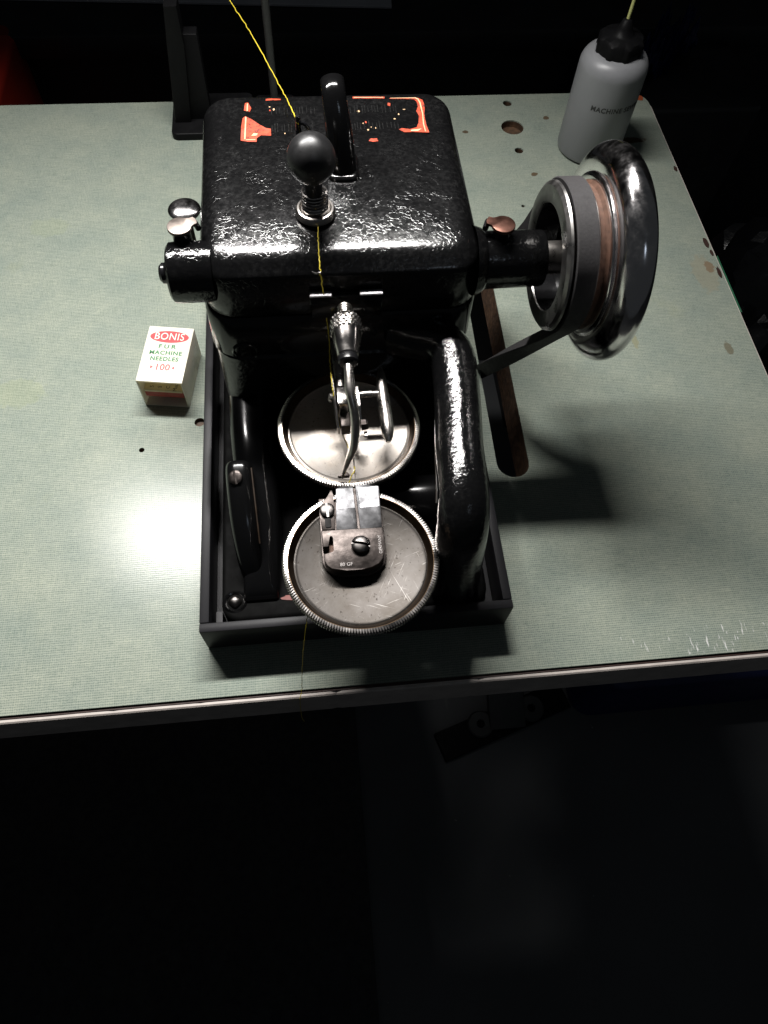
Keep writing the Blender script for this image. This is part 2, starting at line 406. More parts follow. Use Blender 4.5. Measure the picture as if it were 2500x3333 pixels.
def screw_head(parent, name, c, r, h, axis=(0, 0, 1), mat='screw_steel', slot=0.0, dome=.35, sw=.16):
    """slotted screw: domed head split by a real slot"""
    x, y, d = frame(axis); c = Vector(c)
    ca, sa = math.cos(slot), math.sin(slot); u = x * ca + y * sa; v = y * ca - x * sa
    bm = bmesh.new(); nr, na = 5, 20; w = r * sw; dep = h * .55
    for sgn in (1, -1):
        rows = []
        for i in range(nr + 1):
            q = w + (r - w) * i / nr; half = math.sqrt(max(r * r - q * q, 1e-12)); row = []
            for k in range(9):
                t = -half + 2 * half * k / 8; rr = math.hypot(q, t) / r
                hz = h * (1 - dome + dome * math.sqrt(max(1 - min(rr, 1) ** 2, 0)))
                row.append(bm.verts.new(c + v * (sgn * q) + u * t + d * hz))
            rows.append(row)
        for A, B in zip(rows, rows[1:]):
            for k in range(8): bm.faces.new((A[k], A[k + 1], B[k + 1], B[k]))
        # slot wall and outer wall
        low = [bm.verts.new(c + v * (sgn * w) + u * (-math.sqrt(r * r - w * w) + 2 * math.sqrt(r * r - w * w) * k / 8) + d * (h - dep)) for k in range(9)]
        for k in range(8): bm.faces.new((rows[0][k], rows[0][k + 1], low[k + 1], low[k]))
        rim = [rw[0] for rw in rows] + [rw[-1] for rw in rows[::-1]][1:]
        dn = [bm.verts.new(p.co - d * ((p.co - c).dot(d))) for p in rim]
        for k in range(len(rim) - 1): bm.faces.new((rim[k], rim[k + 1], dn[k + 1], dn[k]))
    s0 = math.sqrt(r * r - w * w)
    q = [bm.verts.new(c + v * a * w + u * b_ * s0 + d * (h - dep)) for a, b_ in ((1, -1), (1, 1), (-1, 1), (-1, -1))]
    bm.faces.new(q)
    bmesh.ops.remove_doubles(bm, verts=bm.verts, dist=1e-7)
    return obj(name, bm, M[mat], parent, smooth=40)

# ------------------------------------------------------------------ setting: floor, wall
bm = bmesh.new()
for x in range(13):
    for y in range(11): bm.verts.new((-3 + x * .5, -2 + y * .5, -.72))
bm.verts.ensure_lookup_table()
for x in range(12):
    for y in range(10):
        a = x * 11 + y; bm.faces.new([bm.verts[i] for i in (a, a + 11, a + 12, a + 1)])
obj('floor', bm, M['floor'], kind='structure')
obj('wall', box((0, 1.62, .3), (6, .04, 2.04)), M['dark_panel'], kind='structure')

# ------------------------------------------------------------------ sewing table
T = empty('sewing_table', (0, 0, 0), 'wooden table topped with green linen-look laminate, its front edge chipped and worn', 'table')
XL, XR, YB = -.80, .3455, .4658
outline = [(XL, 0), (XR, 0)]
for k in range(9):
    a = PI / 2 * k / 8; outline.append((XR - .016 + .016 * math.cos(a), YB - .016 + .016 * math.sin(a)))
outline.append((XL, YB))
def stadium(x0, x1, y0, y1, n=10, yaw=0):
    r = (x1 - x0) / 2; cx = (x0 + x1) / 2; P = []
    for cy, a0 in ((y1 - r, 0), (y0 + r, PI)):
        for k in range(n + 1):
            a = a0 + PI * k / n; P.append((cx + r * math.cos(a) + (cy - y0) * yaw, cy + r * math.sin(a)))
    return P
def circle(cx, cy, r, n=20, ry=None): return [(cx + r * math.cos(2 * PI * k / n), cy + (ry or r) * math.sin(2 * PI * k / n)) for k in range(n)]
slot = stadium(.1625, .1815, .111, .292, yaw=.018)
holes = [(slot, None), (circle(.2277, .4244, .0088, 24), .0045), (circle(.2291, .4545, .0036), .012), (circle(.2277, .3965, .0034), .010),
         (circle(-.0072, .1617, .0030), .0016), (circle(-.0394, .1447, .0016, 12), .004), (circle(.2192, .3351, .0014, 12), .004)]
def plate(outl, hs, z0, z1):
    bm = bmesh.new()
    def ring(P, z): return [bm.verts.new((x, y, z)) for x, y in P]
    def edges(R): return [bm.edges.new((R[i], R[(i + 1) % len(R)])) for i in range(len(R))]
    def wall(A, B):
        for k in range(len(A)): bm.faces.new((A[k], A[(k + 1) % len(A)], B[(k + 1) % len(B)], B[k]))
    to, bo = ring(outl, z1), ring(outl, z0); et, eb = edges(to), edges(bo)
    pend = [(to, bo)]
    for P, dep in hs:
        t = ring(P, z1); et += edges(t)
        b_ = ring(P, z0 if dep is None else z1 - dep)
        if dep is None: eb += edges(b_)
        pend.append((t, b_))
        if dep is not None: bm.faces.new(b_)
    bmesh.ops.triangle_fill(bm, edges=et, use_beauty=True, normal=(0, 0, 1))
    bmesh.ops.triangle_fill(bm, edges=eb, use_beauty=True, normal=(0, 0, -1))
    for a, b_ in pend: wall(a, b_)
    return bm
obj('laminate_top', plate(outline, [(p, None) for p, d in holes], -.0010, 0), M['laminate'], T, smooth=0)
obj('board', plate(outline, holes, -.030, -.0011), M['wood'], T, smooth=0)
obj('edge_core', box(((XL + XR) / 2, -.0007, -.0160), (XR - XL, .0013, .0296)), M['brown_line'], T, smooth=0)
# cream edge banding with nicks
bm = bmesh.new(); nseg = 420; prev = None
for i in range(nseg + 1):
    x = XL + (XR - XL) * i / nseg
    j = noise.noise(Vector((x * 60, 3, 0))); nick = max(0, noise.noise(Vector((x * 170, 9, 1))) - .42) * .004
    t = -.0016 - nick + j * .00012; yo = -.0034 + nick * .4
    row = [bm.verts.new(p) for p in ((x, -.00145, t), (x, yo + .0007, t), (x, yo, t - .0006), (x, yo, -.0312), (x, -.00145, -.0312))]
    if prev:
        for k in range(5): bm.faces.new((prev[k], row[k], row[(k + 1) % 5], prev[(k + 1) % 5]))
    prev = row
obj('edge_banding', bm, M['banding'], T, smooth=30)
obj('side_banding', box((XR + .0007, (YB - .016) / 2 + .001, -.0165), (.0012, YB - .02, .031)), M['banding'], T, smooth=0)
obj('green_tape', box((XR + .0016, .252, -.006), (.0005, .052, .012)), simple('green_tape', (.02, .12, .06), .4), T, smooth=0)
# chips broken out of the laminate along the right edge
def blob_poly(cx, cy, rx, ry, n=14, sd=0):
    return [(cx + rx * math.cos(2 * PI * k / n) * (1 + .45 * noise.noise(Vector((k * .9, sd, 0)))), cy + ry * math.sin(2 * PI * k / n) * (1 + .45 * noise.noise(Vector((k * .9, sd, 5))))) for k in range(n)]
for i, (cx, cy, rx, ry) in enumerate(((.3428, .291, .0016, .005), (.3438, .281, .0011, .003), (.3432, .262, .0013, .005), (.3438, .370, .0012, .003))):
    obj('chip', poly(blob_poly(cx, cy, rx, ry, sd=i), .0001, .0004), M['brown_line'], T, smooth=0)
obj('chip', poly(blob_poly(.3395, .4573, .0028, .0034, sd=9), .0001, .0004), simple('chipped_orange', (.35, .07, .02), .6), T, smooth=0)

# ------------------------------------------------------------------ printed tray under the machine
H = .0252
R = empty('machine_tray', (.075, .15, 0), 'black printed plastic tray with open top holding the sewing machine', 'tray')
def tray_wall(x0, x1, y0, y1):
    return box(((x0 + x1) / 2, (y0 + y1) / 2, H / 2 + .0002), (x1 - x0, y1 - y0, H - .0004), .0006, 2)
obj('front_wall', tray_wall(0, .15, .0245, .0290), M['tray'], R)
obj('back_wall', tray_wall(0, .15, .2855, .290), M['tray'], R)
obj('side_wall', tray_wall(0, .0046, .0291, .2854), M['tray'], R)
obj('side_wall', tray_wall(.1454, .15, .0291, .2854), M['tray'], R)
obj('tray_floor', box((.075, .1572, .0018), (.1406, .2562, .0032)), M['tray'], R, smooth=0)
obj('rib', box((.1375, .0335, .0093), (.004, .0088, .0115)), M['tray'], R, smooth=0)
obj('rib', box((.0078, .0335, .0093), (.003, .0088, .0115)), M['tray'], R, smooth=0)

# ------------------------------------------------------------------ the fur sewing machine
F = empty('fur_sewing_machine', (.075, .15, .0035), 'black enamelled old fur sewing machine with two toothed steel discs, standing in the tray', 'sewing machine')
# base
B = obj('base_plate', rslab(.0095, .1400, .0305, .272, .0036, .0200, .009, .0025), M['dull_black'], F)
obj('corner_screw', lathe([(0, .0026), (.0012, .0026), (.0022, .0021), (.0031, .0008), (.0033, 0)], (.0161, .0405, .0201), seg=24,
    mod=lambda i, k, r: r * (1 + .08 * math.cos(k * 2 * PI / 6))), M['screw_steel'], B)
obj('screw_boss', lathe([(.0040, .0006), (.0048, .0011), (.0056, .0004), (.0060, 0)], (.0161, .0405, .0199), seg=28), M['enamel_rough'], B)
obj('paint_remnant', poly(blob_poly(.046, .0405, .008, .0016, sd=3), .0201, .0203), simple('dull_red_paint', (.16, .03, .02), .6), B, smooth=0)
# lower block and left casting that runs forward into the base
def body_loft(rows, mat, name, parent, n=6):
    """rows along -y: (y, x0, x1, z0, z1, r) rounded cross sections in the xz plane"""
    bm = bmesh.new(); rings = []
    for y, x0, x1, z0, z1, r in rows: rings.append([bm.verts.new((px, y, pz)) for px, pz in rrect(x0, x1, z0, z1, r, n)])
    m_ = len(rings[0])
    for A, C_ in zip(rings, rings[1:]):
        for k in range(m_): bm.faces.new((A[k], A[(k + 1) % m_], C_[(k + 1) % m_], C_[k]))
    bm.faces.new(rings[0]); bm.faces.new(rings[-1][::-1])
    return obj(name, bm, mat, parent)
rows = [(.262, .020, .134, .018, .082, .012), (.160, .0135, .136, .018, .082, .014)]
obj('rear_column', add_loft(bmesh.new(), [(.0185, rrect(.0150, .132, .1380, .258, .013)), (.050, rrect(.0152, .134, .1385, .258, .013)), (.0790, rrect(.0156, .136, .1400, .2545, .013)), (.0805, rrect(.0170, .135, .1415, .2535, .013))]), M['enamel_rough'], F)
obj('lower_block', add_loft(bmesh.new(), [(.0785, rrect(.0150, .1375, .1425, .2555, .012)), (.0800, rrect(.0142, .1388, .1412, .2565, .013)), (.1035, rrect(.0146, .1388, .1410, .2570, .013)), (.1050, rrect(.0156, .1378, .1420, .2560, .012))]), M['enamel'], F)
body_loft(cr([(.160, .0158, .040, .018, .0520, .010), (.130, .0162, .040, .018, .0505, .010), (.112, .0172, .040, .018, .0490, .010), (.095, .0185, .040, .018, .0440, .009), (.070, .0205, .040, .018, .0360, .008), (.046, .0205, .038, .018, .0270, .005), (.040, .0205, .037, .018, .0215, .004)], 4), M['deep_black'], 'side_casting', F)
sc_ = body_loft(cr([(.0990, .0180, .0265, .034, .0525, .003), (.0970, .0162, .0288, .030, .0568, .005), (.085, .0164, .0296, .026, .0545, .006), (.070, .0172, .0303, .022, .0470, .006), (.058, .0186, .0306, .019, .0375, .006), (.0510, .0205, .0300, .0185, .0290, .004), (.0490, .0225, .0285, .0185, .0240, .002)], 4), M['deep_black'], 'side_cover', F)
screw_head(sc_, 'cover_screw', (.0216, .0890, .0556), .0034, .0020, (-.15, -.30, 1), 'dark_steel', slot=.15)
# worn brown line along the cover
obj('worn_edge', tube(cr([(.0288, .094, .0555), (.0293, .085, .0515), (.0300, .072, .0455), (.0304, .062, .0385)], 6), .0004, 6), M['worn_brown'], sc_)
# cross casting seen behind the front disc, spindle housings under the discs
obj('cross_casting', tube([(.088, .083, .0300), (.095, .083, .0300), (.126, .083, .0300)], .0140, 32), M['deep_black'], F)
obj('spindle_housing', lathe([(.016, -.036), (.013, -.02), (.0125, -.001), (.010, 0)], (.0765, .0385, .0575), seg=32), M['dull_black'], F)
obj('spindle_housing', lathe([(.016, -.036), (.013, -.02), (.0125, -.001), (.010, 0)], (.0765, .1085, .0575), seg=32), M['dull_black'], F)
# top housing
HT = .1365; HY0 = .1412
L = []
for z, ins in ((.1052, .0012), (.1070, 0), (.1145, -.0002), (.1270, .0006)): L.append((z, rrect(.0160 + ins, .1382 - ins, HY0 + ins, .2590 - ins, .013 - ins, 8)))
for k in range(1, 9):
    a = PI / 2 * k / 8; q = .0006 + .0095 * (1 - math.cos(a)); L.append((.1270 + .0095 * math.sin(a), rrect(.0160 + q, .1382 - q, HY0 + q, .2590 - q, max(.0135 - q * .75, .003), 8)))
for k in range(1, 12):
    q = .0101 + .0034 * k; L.append((HT, rrect(.0160 + q, .1382 - q, HY0 + q, .2590 - q, max(.003 - k * .0002, .0008), 8)))
bm = add_loft(bmesh.new(), L)
for v in bm.verts:                      # the casting's top is slightly crowned towards the front
    if v.co.z > .1275: v.co.z -= .5 * 3.6 * max(0, .187 - v.co.y) ** 2 * min(1, (v.co.z - .1275) / .006)
HC = obj('housing_cover', bm, M['enamel_top'], F, smooth=50)
# pale metal strips painting in the lit, worn top edge of the raised pad
for x0, x1, z in ((.0621, .0717, .1206), (.0837, .0938, .1206)):
    obj('lit_edge_strip', box(((x0 + x1) / 2, .1386, z), (x1 - x0, .0030, .0010), .0003, 1), M['lit_edge'], HC)
obj('guide_pad', box((.0779, .1390, .1135), (.0316, .0026, .0130), .0006, 2), M['enamel'], HC)
# remnants of the red and gold decal (flat paint on the cover)
def decal(pts, mat='red_paint', z=HT, lift=.00018): return obj('decal_remnant', poly(pts, z - .0004, z + lift), M[mat], HC, smooth=0)
decal([(0.0355, 0.2196), (0.0388, 0.2186), (0.0427, 0.2184), (0.0428, 0.2209), (0.0448, 0.2230), (0.0480, 0.2226), (0.0494, 0.2226), (0.0494, 0.2275), (0.0472, 0.2281), (0.0442, 0.2308), (0.0408, 0.2347), (0.0378, 0.2372), (0.0365, 0.2357), (0.0358, 0.2293)])
decal([(0.0371, 0.2202), (0.0377, 0.2202), (0.0383, 0.2362), (0.0377, 0.2366)], 'gold_paint', lift=.0003)
decal([(0.0379, 0.2196), (0.0422, 0.2195), (0.0422, 0.2200), (0.0379, 0.2201)], 'gold_paint', lift=.0003)
decal([(0.0403, 0.2226), (0.0427, 0.2226), (0.0434, 0.2241), (0.0415, 0.2245)], 'gold_paint', lift=.0003)
decal([(0.0371, 0.2416), (0.0398, 0.2404), (0.0406, 0.2431), (0.0391, 0.2476), (0.0377, 0.2471)])
decal([(0.0384, 0.2409), (0.0389, 0.2409), (0.0391, 0.2466), (0.0386, 0.2466)], 'gold_paint', lift=.0003)
decal([(0.0474, 0.2488), (0.0546, 0.2490), (0.0546, 0.2498), (0.0502, 0.2502), (0.0476, 0.2501)])
decal([(0.0892, 0.2490), (0.1045, 0.2485), (0.1047, 0.2498), (0.0892, 0.2503)])
decal([(0.0897, 0.2494), (0.1040, 0.2489), (0.1040, 0.2493), (0.0897, 0.2498)], 'gold_paint', lift=.0003)
decal([(0.1070, 0.2486), (0.1208, 0.2483), (0.1229, 0.2466), (0.1233, 0.2431), (0.1231, 0.2397), (0.1225, 0.2362), (0.1223, 0.2322), (0.1225, 0.2273), (0.1231, 0.2219), (0.1154, 0.2226), (0.1114, 0.2226), (0.1090, 0.2248), (0.1104, 0.2255), (0.1144, 0.2248), (0.1176, 0.2259), (0.1189, 0.2293), (0.1197, 0.2347), (0.1189, 0.2382), (0.1201, 0.2416), (0.1199, 0.2453), (0.1188, 0.2473), (0.1134, 0.2479), (0.1070, 0.2481)])
decal([(0.1075, 0.2483), (0.1193, 0.2480), (0.1205, 0.2469), (0.1211, 0.2441), (0.1214, 0.2362), (0.1209, 0.2283), (0.1212, 0.2226), (0.1216, 0.2226), (0.1214, 0.2283), (0.1219, 0.2362), (0.1217, 0.2446), (0.1210, 0.2474), (0.1197, 0.2485), (0.1075, 0.2486)], 'gold_paint', lift=.0003)
decal([(0.1144, 0.2231), (0.1179, 0.2230), (0.1198, 0.2248), (0.1174, 0.2243), (0.1149, 0.2241)], 'gold_paint', lift=.0003)
decal([(0.0941, 0.2169), (0.0961, 0.2162), (0.0986, 0.2166), (0.0981, 0.2186), (0.0951, 0.2186)])
decal([(0.1055, 0.2431), (0.1067, 0.2423), (0.1070, 0.2446), (0.1058, 0.2451)])
for i in range(13):
    cx, cy = random.uniform(.0895, .1165), random.uniform(.2228, .2460)
    if random.random() < .25: cx = random.uniform(.048, .062)
    decal(blob_poly(cx, cy, random.uniform(.0002, .0007), random.uniform(.0002, .0008), 7, sd=i), random.choice(('red_paint', 'gold_paint', 'gold_paint')), lift=.00012)
# embossed remains of two rows of lettering strokes, worn beyond reading
bm = bmesh.new()
for row in (.2405, .2280):
    x = .050
    while x < .110:
        if not (.071 < x < .080):
            h_ = random.uniform(.0022, .0040)
            add_box(bm, (x, row + random.uniform(-.0006, .0006), HT + .00003), (.0004, h_ * 1.7, .0002))
            if random.random() < .0: add_box(bm, (x + .0008, row + random.choice((-h_, h_)), HT + .00003), (.0014, .0005, .0003))
        x += random.uniform(.0011, .0024)
o = obj('worn_lettering', bm, simple('worn_print', (.010, .010, .010), .25, 0, .6, 900), HC, smooth=0); o['kind'] = 'stuff'

# post (carrying arch) on the cover
pts = cr([(.0805, .1952, .1360), (.0802, .1967, .1425), (.0795, .2007, .1525), (.0785, .2052, .1605), (.0780, .2097, .1650), (.0778, .2157, .1657)], 5)
rw = [.0066 - .0014 * min(1, i / 16) for i in range(len(pts))]
obj('post', tube(pts, rw, 20, flat=lambda i: (1, .72 - .1 * min(1, i / 20)), up=(1, 0, 0)), M['enamel'], HC)
obj('post_foot', rslab(.0738, .0880, .1892, .2087, .1355, .1385, .004, .002), M['enamel_top'], HC)

# ball handle, spring, washer
bx, by = .0671, .1699
K = obj('ball_handle', lathe([(0, .0099)] + [(.0098 * math.sin(a), .0098 * math.cos(a)) for a in [PI * k / 28 for k in range(1, 25)]] + [(.0040, -.0110), (.0040, -.0220)], (bx - .0006, by - .001, .1633), (0, 0, 1), 48), M['matte_black'], F)
obj('stem', lathe([(.0036, 0), (.0034, .010), (.0030, .020)], (bx, by, .1322), seg=20), M['smooth_black'], K)
obj('spring', tube([(bx + .0052 * math.cos(t), by + .0052 * math.sin(t), .1391 + t * .00024) for t in [i * .35 for i in range(108)]], .00055, 6), M['bright_steel'], K)
obj('washer', lathe([(.0040, .0022), (.0060, .0024), (.0070, .0034), (.0078, .0032), (.0085, .0022), (.0086, .0006), (.0080, 0)], (bx, by, .1363), seg=40), M['steel'], K)
# thread hook behind the ball
HK = obj('thread_hook', tube([(.0622, .2117, .1360), (.0622, .2117, .1470)], .0014, 14), M['smooth_black'], F)
obj('hook_pin', lathe([(.0012, 0), (.0012, .006), (.0009, .0066), (0, .0067)], (.0622, .2117, .1465), seg=14), M['smooth_black'], HK)
obj('hook_loop', tube(cr([(.0625, .2115, .1495), (.0645, .2110, .1500), (.0664, .2105, .1480), (.0668, .2100, .1450), (.0660, .2097, .1425)], 5), .0009, 10), M['smooth_black'], HK)
# small wire guide on the front edge
obj('wire_guide', tube(cr([(.0640, .1412, .1310), (.0655, .1392, .1320), (.0672, .1387, .1328), (.0676, .1402, .1310)], 5), .0004, 8), M['bright_steel'], F)

# main shaft axis
AY, AZ = .1545, .1210
# left boss, oil cup and knob
LB = obj('left_boss', lathe([(0, -.0022), (.0045, -.002), (.0050, 0), (.0113, 0), (.0125, .001), (.0128, .004), (.0128, .019)], (.0030, AY, AZ), (1, 0, 0), 40), M['enamel_rough'], F)
obj('end_screw', lathe([(0, 0), (.0032, .0002), (.0044, .0014), (.0044, .004)], (-.0016, AY, AZ), (1, 0, 0), 24), M['smooth_black'], LB)
def oil_cup(c, ang, mat, r=.0047):
    x, y, z = c
    o = obj('oil_cup', lathe([(r * .86, -.006), (r * .82, 0), (r * .95, .0012)], (x, y, z - .0015), seg=24), M['smooth_black'], F)
    P = [(x + r * 1.12 * math.cos(t), y + r * 1.12 * math.sin(t)) for t in [ang + .45 + (2 * PI - .9) * k / 20 for k in range(21)]]
    ca, sa = math.cos(ang), math.sin(ang)
    for du, dv in ((1.15, -.42), (1.55, -.55), (1.62, -.15), (1.62, .15), (1.55, .55), (1.15, .42)): P.append((x + r * (du * ca - dv * sa), y + r * (du * sa + dv * ca)))
    lid = obj('oil_lid', poly(P, z, z + .0014, .0003), M[mat], o)
    obj('hinge', tube([(x + r * (1.55 * ca + .55 * sa), y + r * (1.55 * sa - .55 * ca), z - .0012), (x + r * (1.55 * ca - .55 * sa), y + r * (1.55 * sa + .55 * ca), z - .0012)], .0013, 10), M['smooth_black'], lid)
    return o
oil_cup((.0102, .1625, .1375), .45, 'old_nickel', .0046)
oil_cup((.1465, .1560, .1380), 2.75, 'copper', .0046)
KN = obj('push_knob', lathe([(0, .0027)] + [(.0076 * math.sin(a), .0027 * math.cos(a)) for a in [PI / 2 * k / 12 for k in range(1, 13)]] + [(.0070, -.0010), (.0026, -.0014)], (.0070, .1975, .1180), seg=40), M['chrome'], F)
obj('knob_stem', lathe([(.0022, 0), (.0022, .030)], (.0070, .1975, .0870), seg=16), M['steel'], KN)
obj('stem_bracket', box((.0115, .1975, .0900), (.018, .009, .006), .001), M['enamel'], KN)

# right shaft arm
obj('shaft_arm', lathe([(.0150, -.002), (.0138, .0015), (.0124, .003), (.0122, .0285), (.0118, .0295), (.0070, .0296)], (.1372, AY, AZ), (1, 0, 0), 48), M['enamel_rough'], F)
# hand wheel with pulley
PW = obj('hand_wheel', lathe(
    [(.0300, .0172), (.0318, .0168), (.0344, .0170), (.0350, .0178), (.0346, .0184)] +
    [(.0372 + .0095 * math.sin(a), .0258 - .0078 * math.cos(a)) for a in [-.30 + (PI + .85) * k / 30 for k in range(31)]] +
    [(.0312, .0325), (.028, .0316), (.012, .031), (0, .031)], (.1690, AY, AZ), (1, 0, 0), 96), M['chrome'], F, smooth=50)
obj('pulley_cup', lathe([(.0060, .0115), (.0225, .0115), (.0228, .0100), (.0229, .0004)], (.1690, AY, AZ), (1, 0, 0), 72), M['smooth_black'], PW)
obj('pulley', lathe([(.0229, .0004), (.0231, -.0003), (.0238, -.0006), (.0302, -.0006), (.0318, .0006), (.0322, .0016), (.0306, .0024), (.0296, .0030)], (.1690, AY, AZ), (1, 0, 0), 72), M['grey_steel'], PW, smooth=30)
obj('pulley_groove', lathe([(.0297, .0028), (.0288, .0040), (.0288, .0112)], (.1690, AY, AZ), (1, 0, 0), 72), M['dark_steel'], PW)
obj('pulley_lip', lathe([(.0288, .0112), (.0318, .0115), (.0324, .0121), (.0320, .0128)], (.1690, AY, AZ), (1, 0, 0), 72), M['grey_steel'], PW, smooth=30)
obj('rusty_groove', lathe([(.0320, .0128), (.0306, .0138), (.0304, .0158), (.0318, .0168)], (.1690, AY, AZ), (1, 0, 0), 72), M['rust'], PW)
obj('shaft', lathe([(.0072, 0), (.0072, .020), (0, .020)], (.1645, AY, AZ), (1, 0, 0), 28), M['steel'], PW)

# support tube, right
tp = [(.1020, .1460, .0855, .0108), (.1080, .1425, .0868, .0108), (.1150, .1390, .0880, .0108), (.1215, .1350, .0898, .0108), (.1257, .1275, .0899, .0107), (.1263, .1165, .0886, .0106), (.1250, .0983, .0873, .0106), (.1228, .0786, .0868, .0107), (.1216, .0600, .0866, .0109),
      (.1208, .0500, .0840, .0111), (.1206, .0445, .0770, .0112), (.1208, .0425, .0660, .0114), (.1216, .0415, .0500, .0117), (.1226, .0410, .0340, .0120), (.1232, .0410, .0185, .0124)]
tp = cr(tp, 5)
obj('support_tube', tube([p[:3] for p in tp], [p[3] for p in tp], 32, up=(0, 0, 1)), M['enamel_rough'], F)
obj('worn_edge', tube(cr([(.1172, .1050, .0815), (.1160, .0960, .0812), (.1137, .0790, .0806), (.1122, .0650, .0806), (.1112, .0560, .0785)], 6), .0010, 8), simple('worn_brown_paint', (.022, .017, .013), .5, 0, .6), F)

# toothed feed discs
ND = 176
def feed_disc(name, cx, cy, zt, wallmat, floormat, label):
    prof = [(0, -.0036), (.0276, -.0036), (.0286, -.0031), (.0293, -.0033), (.0303, -.0022), (.0312, -.0005), (.0316, 0), (.0319, 0), (.0337, -.0002), (.0343, -.0009), (.0343, -.0030), (.0335, -.0036), (.0300, -.0052), (.0120, -.0062), (.0090, -.0065)]
    teeth = {8, 9, 10}
    def mod(i, k, r):
        return r if i not in teeth else r - (.0010 if k % 4 in (0, 1) else 0)
    def modz(bm): pass
    d = obj(name, lathe(prof, (cx, cy, zt), seg=ND * 4, mod=mod, mats=[1, 1, 1, 0, 0, 0, 0, 2, 2, 2, 2, 0, 0, 0]), [M['disc_wall'], floormat, M['bright_steel']], F, label, smooth=28)
    return d
DZ = .0650
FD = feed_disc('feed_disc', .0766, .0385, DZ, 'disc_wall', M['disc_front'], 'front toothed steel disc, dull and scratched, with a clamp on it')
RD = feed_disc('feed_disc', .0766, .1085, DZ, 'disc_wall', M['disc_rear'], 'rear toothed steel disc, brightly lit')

# clamp with slotted needle plate on the front disc
CL = obj('needle_plate_clamp', poly([(.0602, .0515), (.0604, .0433), (.0632, .0433), (.0632, .0478), (.0637, .0488), (.0648, .0488), (.0655, .0478), (.0655, .0415), (.0648, .0405), (.0607, .0403), (.0608, .0370), (.0618, .0347), (.0637, .0330), (.0662, .0322), (.0700, .0318), (.0765, .0318), (.0805, .0322), (.0838, .0338), (.0858, .0362), (.0867, .0392), (.0870, .0450), (.0872, .0512)], .0640, .0690, .0004), M['dark_steel'], F)
obj('clamp_base', poly([(.0598, .0700), (.0598, .0385), (.0610, .0355), (.0640, .0328), (.0680, .0312), (.0790, .0308), (.0840, .0328), (.0872, .0360), (.0880, .0400), (.0878, .0640), (.0790, .0700)], .0622, .0639, .0003), M['dark_steel'], CL)
obj('clamp_hub', lathe([(.0100, 0), (.0100, .0014)], (.0760, .0440, .0610), seg=28), M['dark_steel'], CL)
NP = obj('needle_plate', poly([(.0668, .0513), (.0763, .0513), (.0757, .0722), (.0757, .0740), (.0730, .0740), (.0700, .0737), (.0679, .0729)], .0641, .0672, .0002), M['plate_steel'], CL)
obj('needle_plate_half', poly([(.0774, .0513), (.0870, .0513), (.0876, .0729), (.0850, .0737), (.0815, .0741), (.0769, .0742), (.0769, .0722)], .0641, .0672, .0002), M['plate_steel'], NP)
obj('slot_floor', poly([(.0763, .0513), (.0774, .0513), (.0769, .0735), (.0757, .0735)], .0641, .0654), M['dark_steel'], NP)
for xx in ((.0671, .0761, .0674, .0757), (.0775, .0871, .0771, .0874)):
    obj('worn_land', poly([(xx[0] + .0006, .0622), (xx[1] - .0003, .0624), (xx[3] - .0002, .0728), (xx[2] + .0008, .0726)], .0671, .06735), M['land_steel'], NP)
SL = obj('side_lever', poly([(.0606, .0528), (.0662, .0528), (.0664, .0600), (.0666, .0700), (.0664, .0728), (.0652, .0728), (.0650, .0706), (.0640, .0690), (.0616, .0672), (.0603, .0640), (.0601, .0600)], .0641, .0664, .0004), M['dark_steel'], CL)
obj('lever_slot_shade', rslab(.0621, .0648, .0538, .0590, .0650, .0668, .0009, .0001), M['hole_shade'], SL)  # dark raised slab painting the shade of a slot
screw_head(SL, 'lever_screw', (.0634, .0622, .0664), .0034, .0022, mat='screw_steel', slot=.06)
screw_head(CL, 'clamp_screw', (.0768, .0428, .0690), .0041, .0030, mat='screw_steel', slot=1.32, dome=.4)
obj('clamp_slot_filling', poly([(.0632, .0433), (.0632, .0478), (.0637, .0488), (.0648, .0488), (.0655, .0478), (.0655, .0415), (.0640, .0410), (.0620, .0420)], .0639, .0652), M['rust'], CL)
E1 = text_bm('GERMANY', .0019, .00010, lambda x, y, z: (.0852 - y, .0428 + x, .06905 + z), 1.0)
obj('stamped_letters', E1, M['screw_steel'], CL, smooth=0)
E2 = text_bm('80 GF', .0022, .00010, lambda x, y, z: (.0700 + x, .0345 + y, .06905 + z), 1.0)
obj('stamped_letters', E2, M['screw_steel'], CL, smooth=0)

# needle arm chuck with knurled collar
ax = Vector((.0767, .1290, .1181)); ae = Vector((.0763, .1080, .1166)); ad = (ae - ax).normalized()
prof = [(0, .0001), (.0018, 0)]
CH = obj('chuck', lathe([(.0064, .0100), (.0056, .0160), (.0044, .0212), (.0038, .0216), (.0022, .0217)], ax, ad, 48), M['bright_steel'], F)
nk, ns = 18, 96
kp = [(.0036, .0018)] + [(.0050 + .0016 * math.sin(min(1, i / 7) * PI / 2), .0018 + .0084 * i / nk) for i in range(nk + 1)] + [(.0063, .0103)]
def knurl(i, k, r):
    if i in (0, nk + 2): return r
    u = k / ns * 22; w = i / nk * 6.0
    a = abs(((u + w * .5) % 1) - .5); b_ = abs(((u - w * .5) % 1) - .5)
    return r + .0007 * (min(a, b_) * 2) - .0002
obj('knurled_collar', lathe(kp, ax, ad, ns, knurl), M['bright_steel'], CH, smooth=15)
obj('threaded_stud', lathe([(0, -.0045), (.0020, -.0045)] + sum([[(.0031, -.0040 + i * .0013), (.0031, -.0033 + i * .0013), (.0025, -.0030 + i * .0013), (.0025, -.0028 + i * .0013)] for i in range(5)], []), ax, ad, 28), M['steel'], CH)
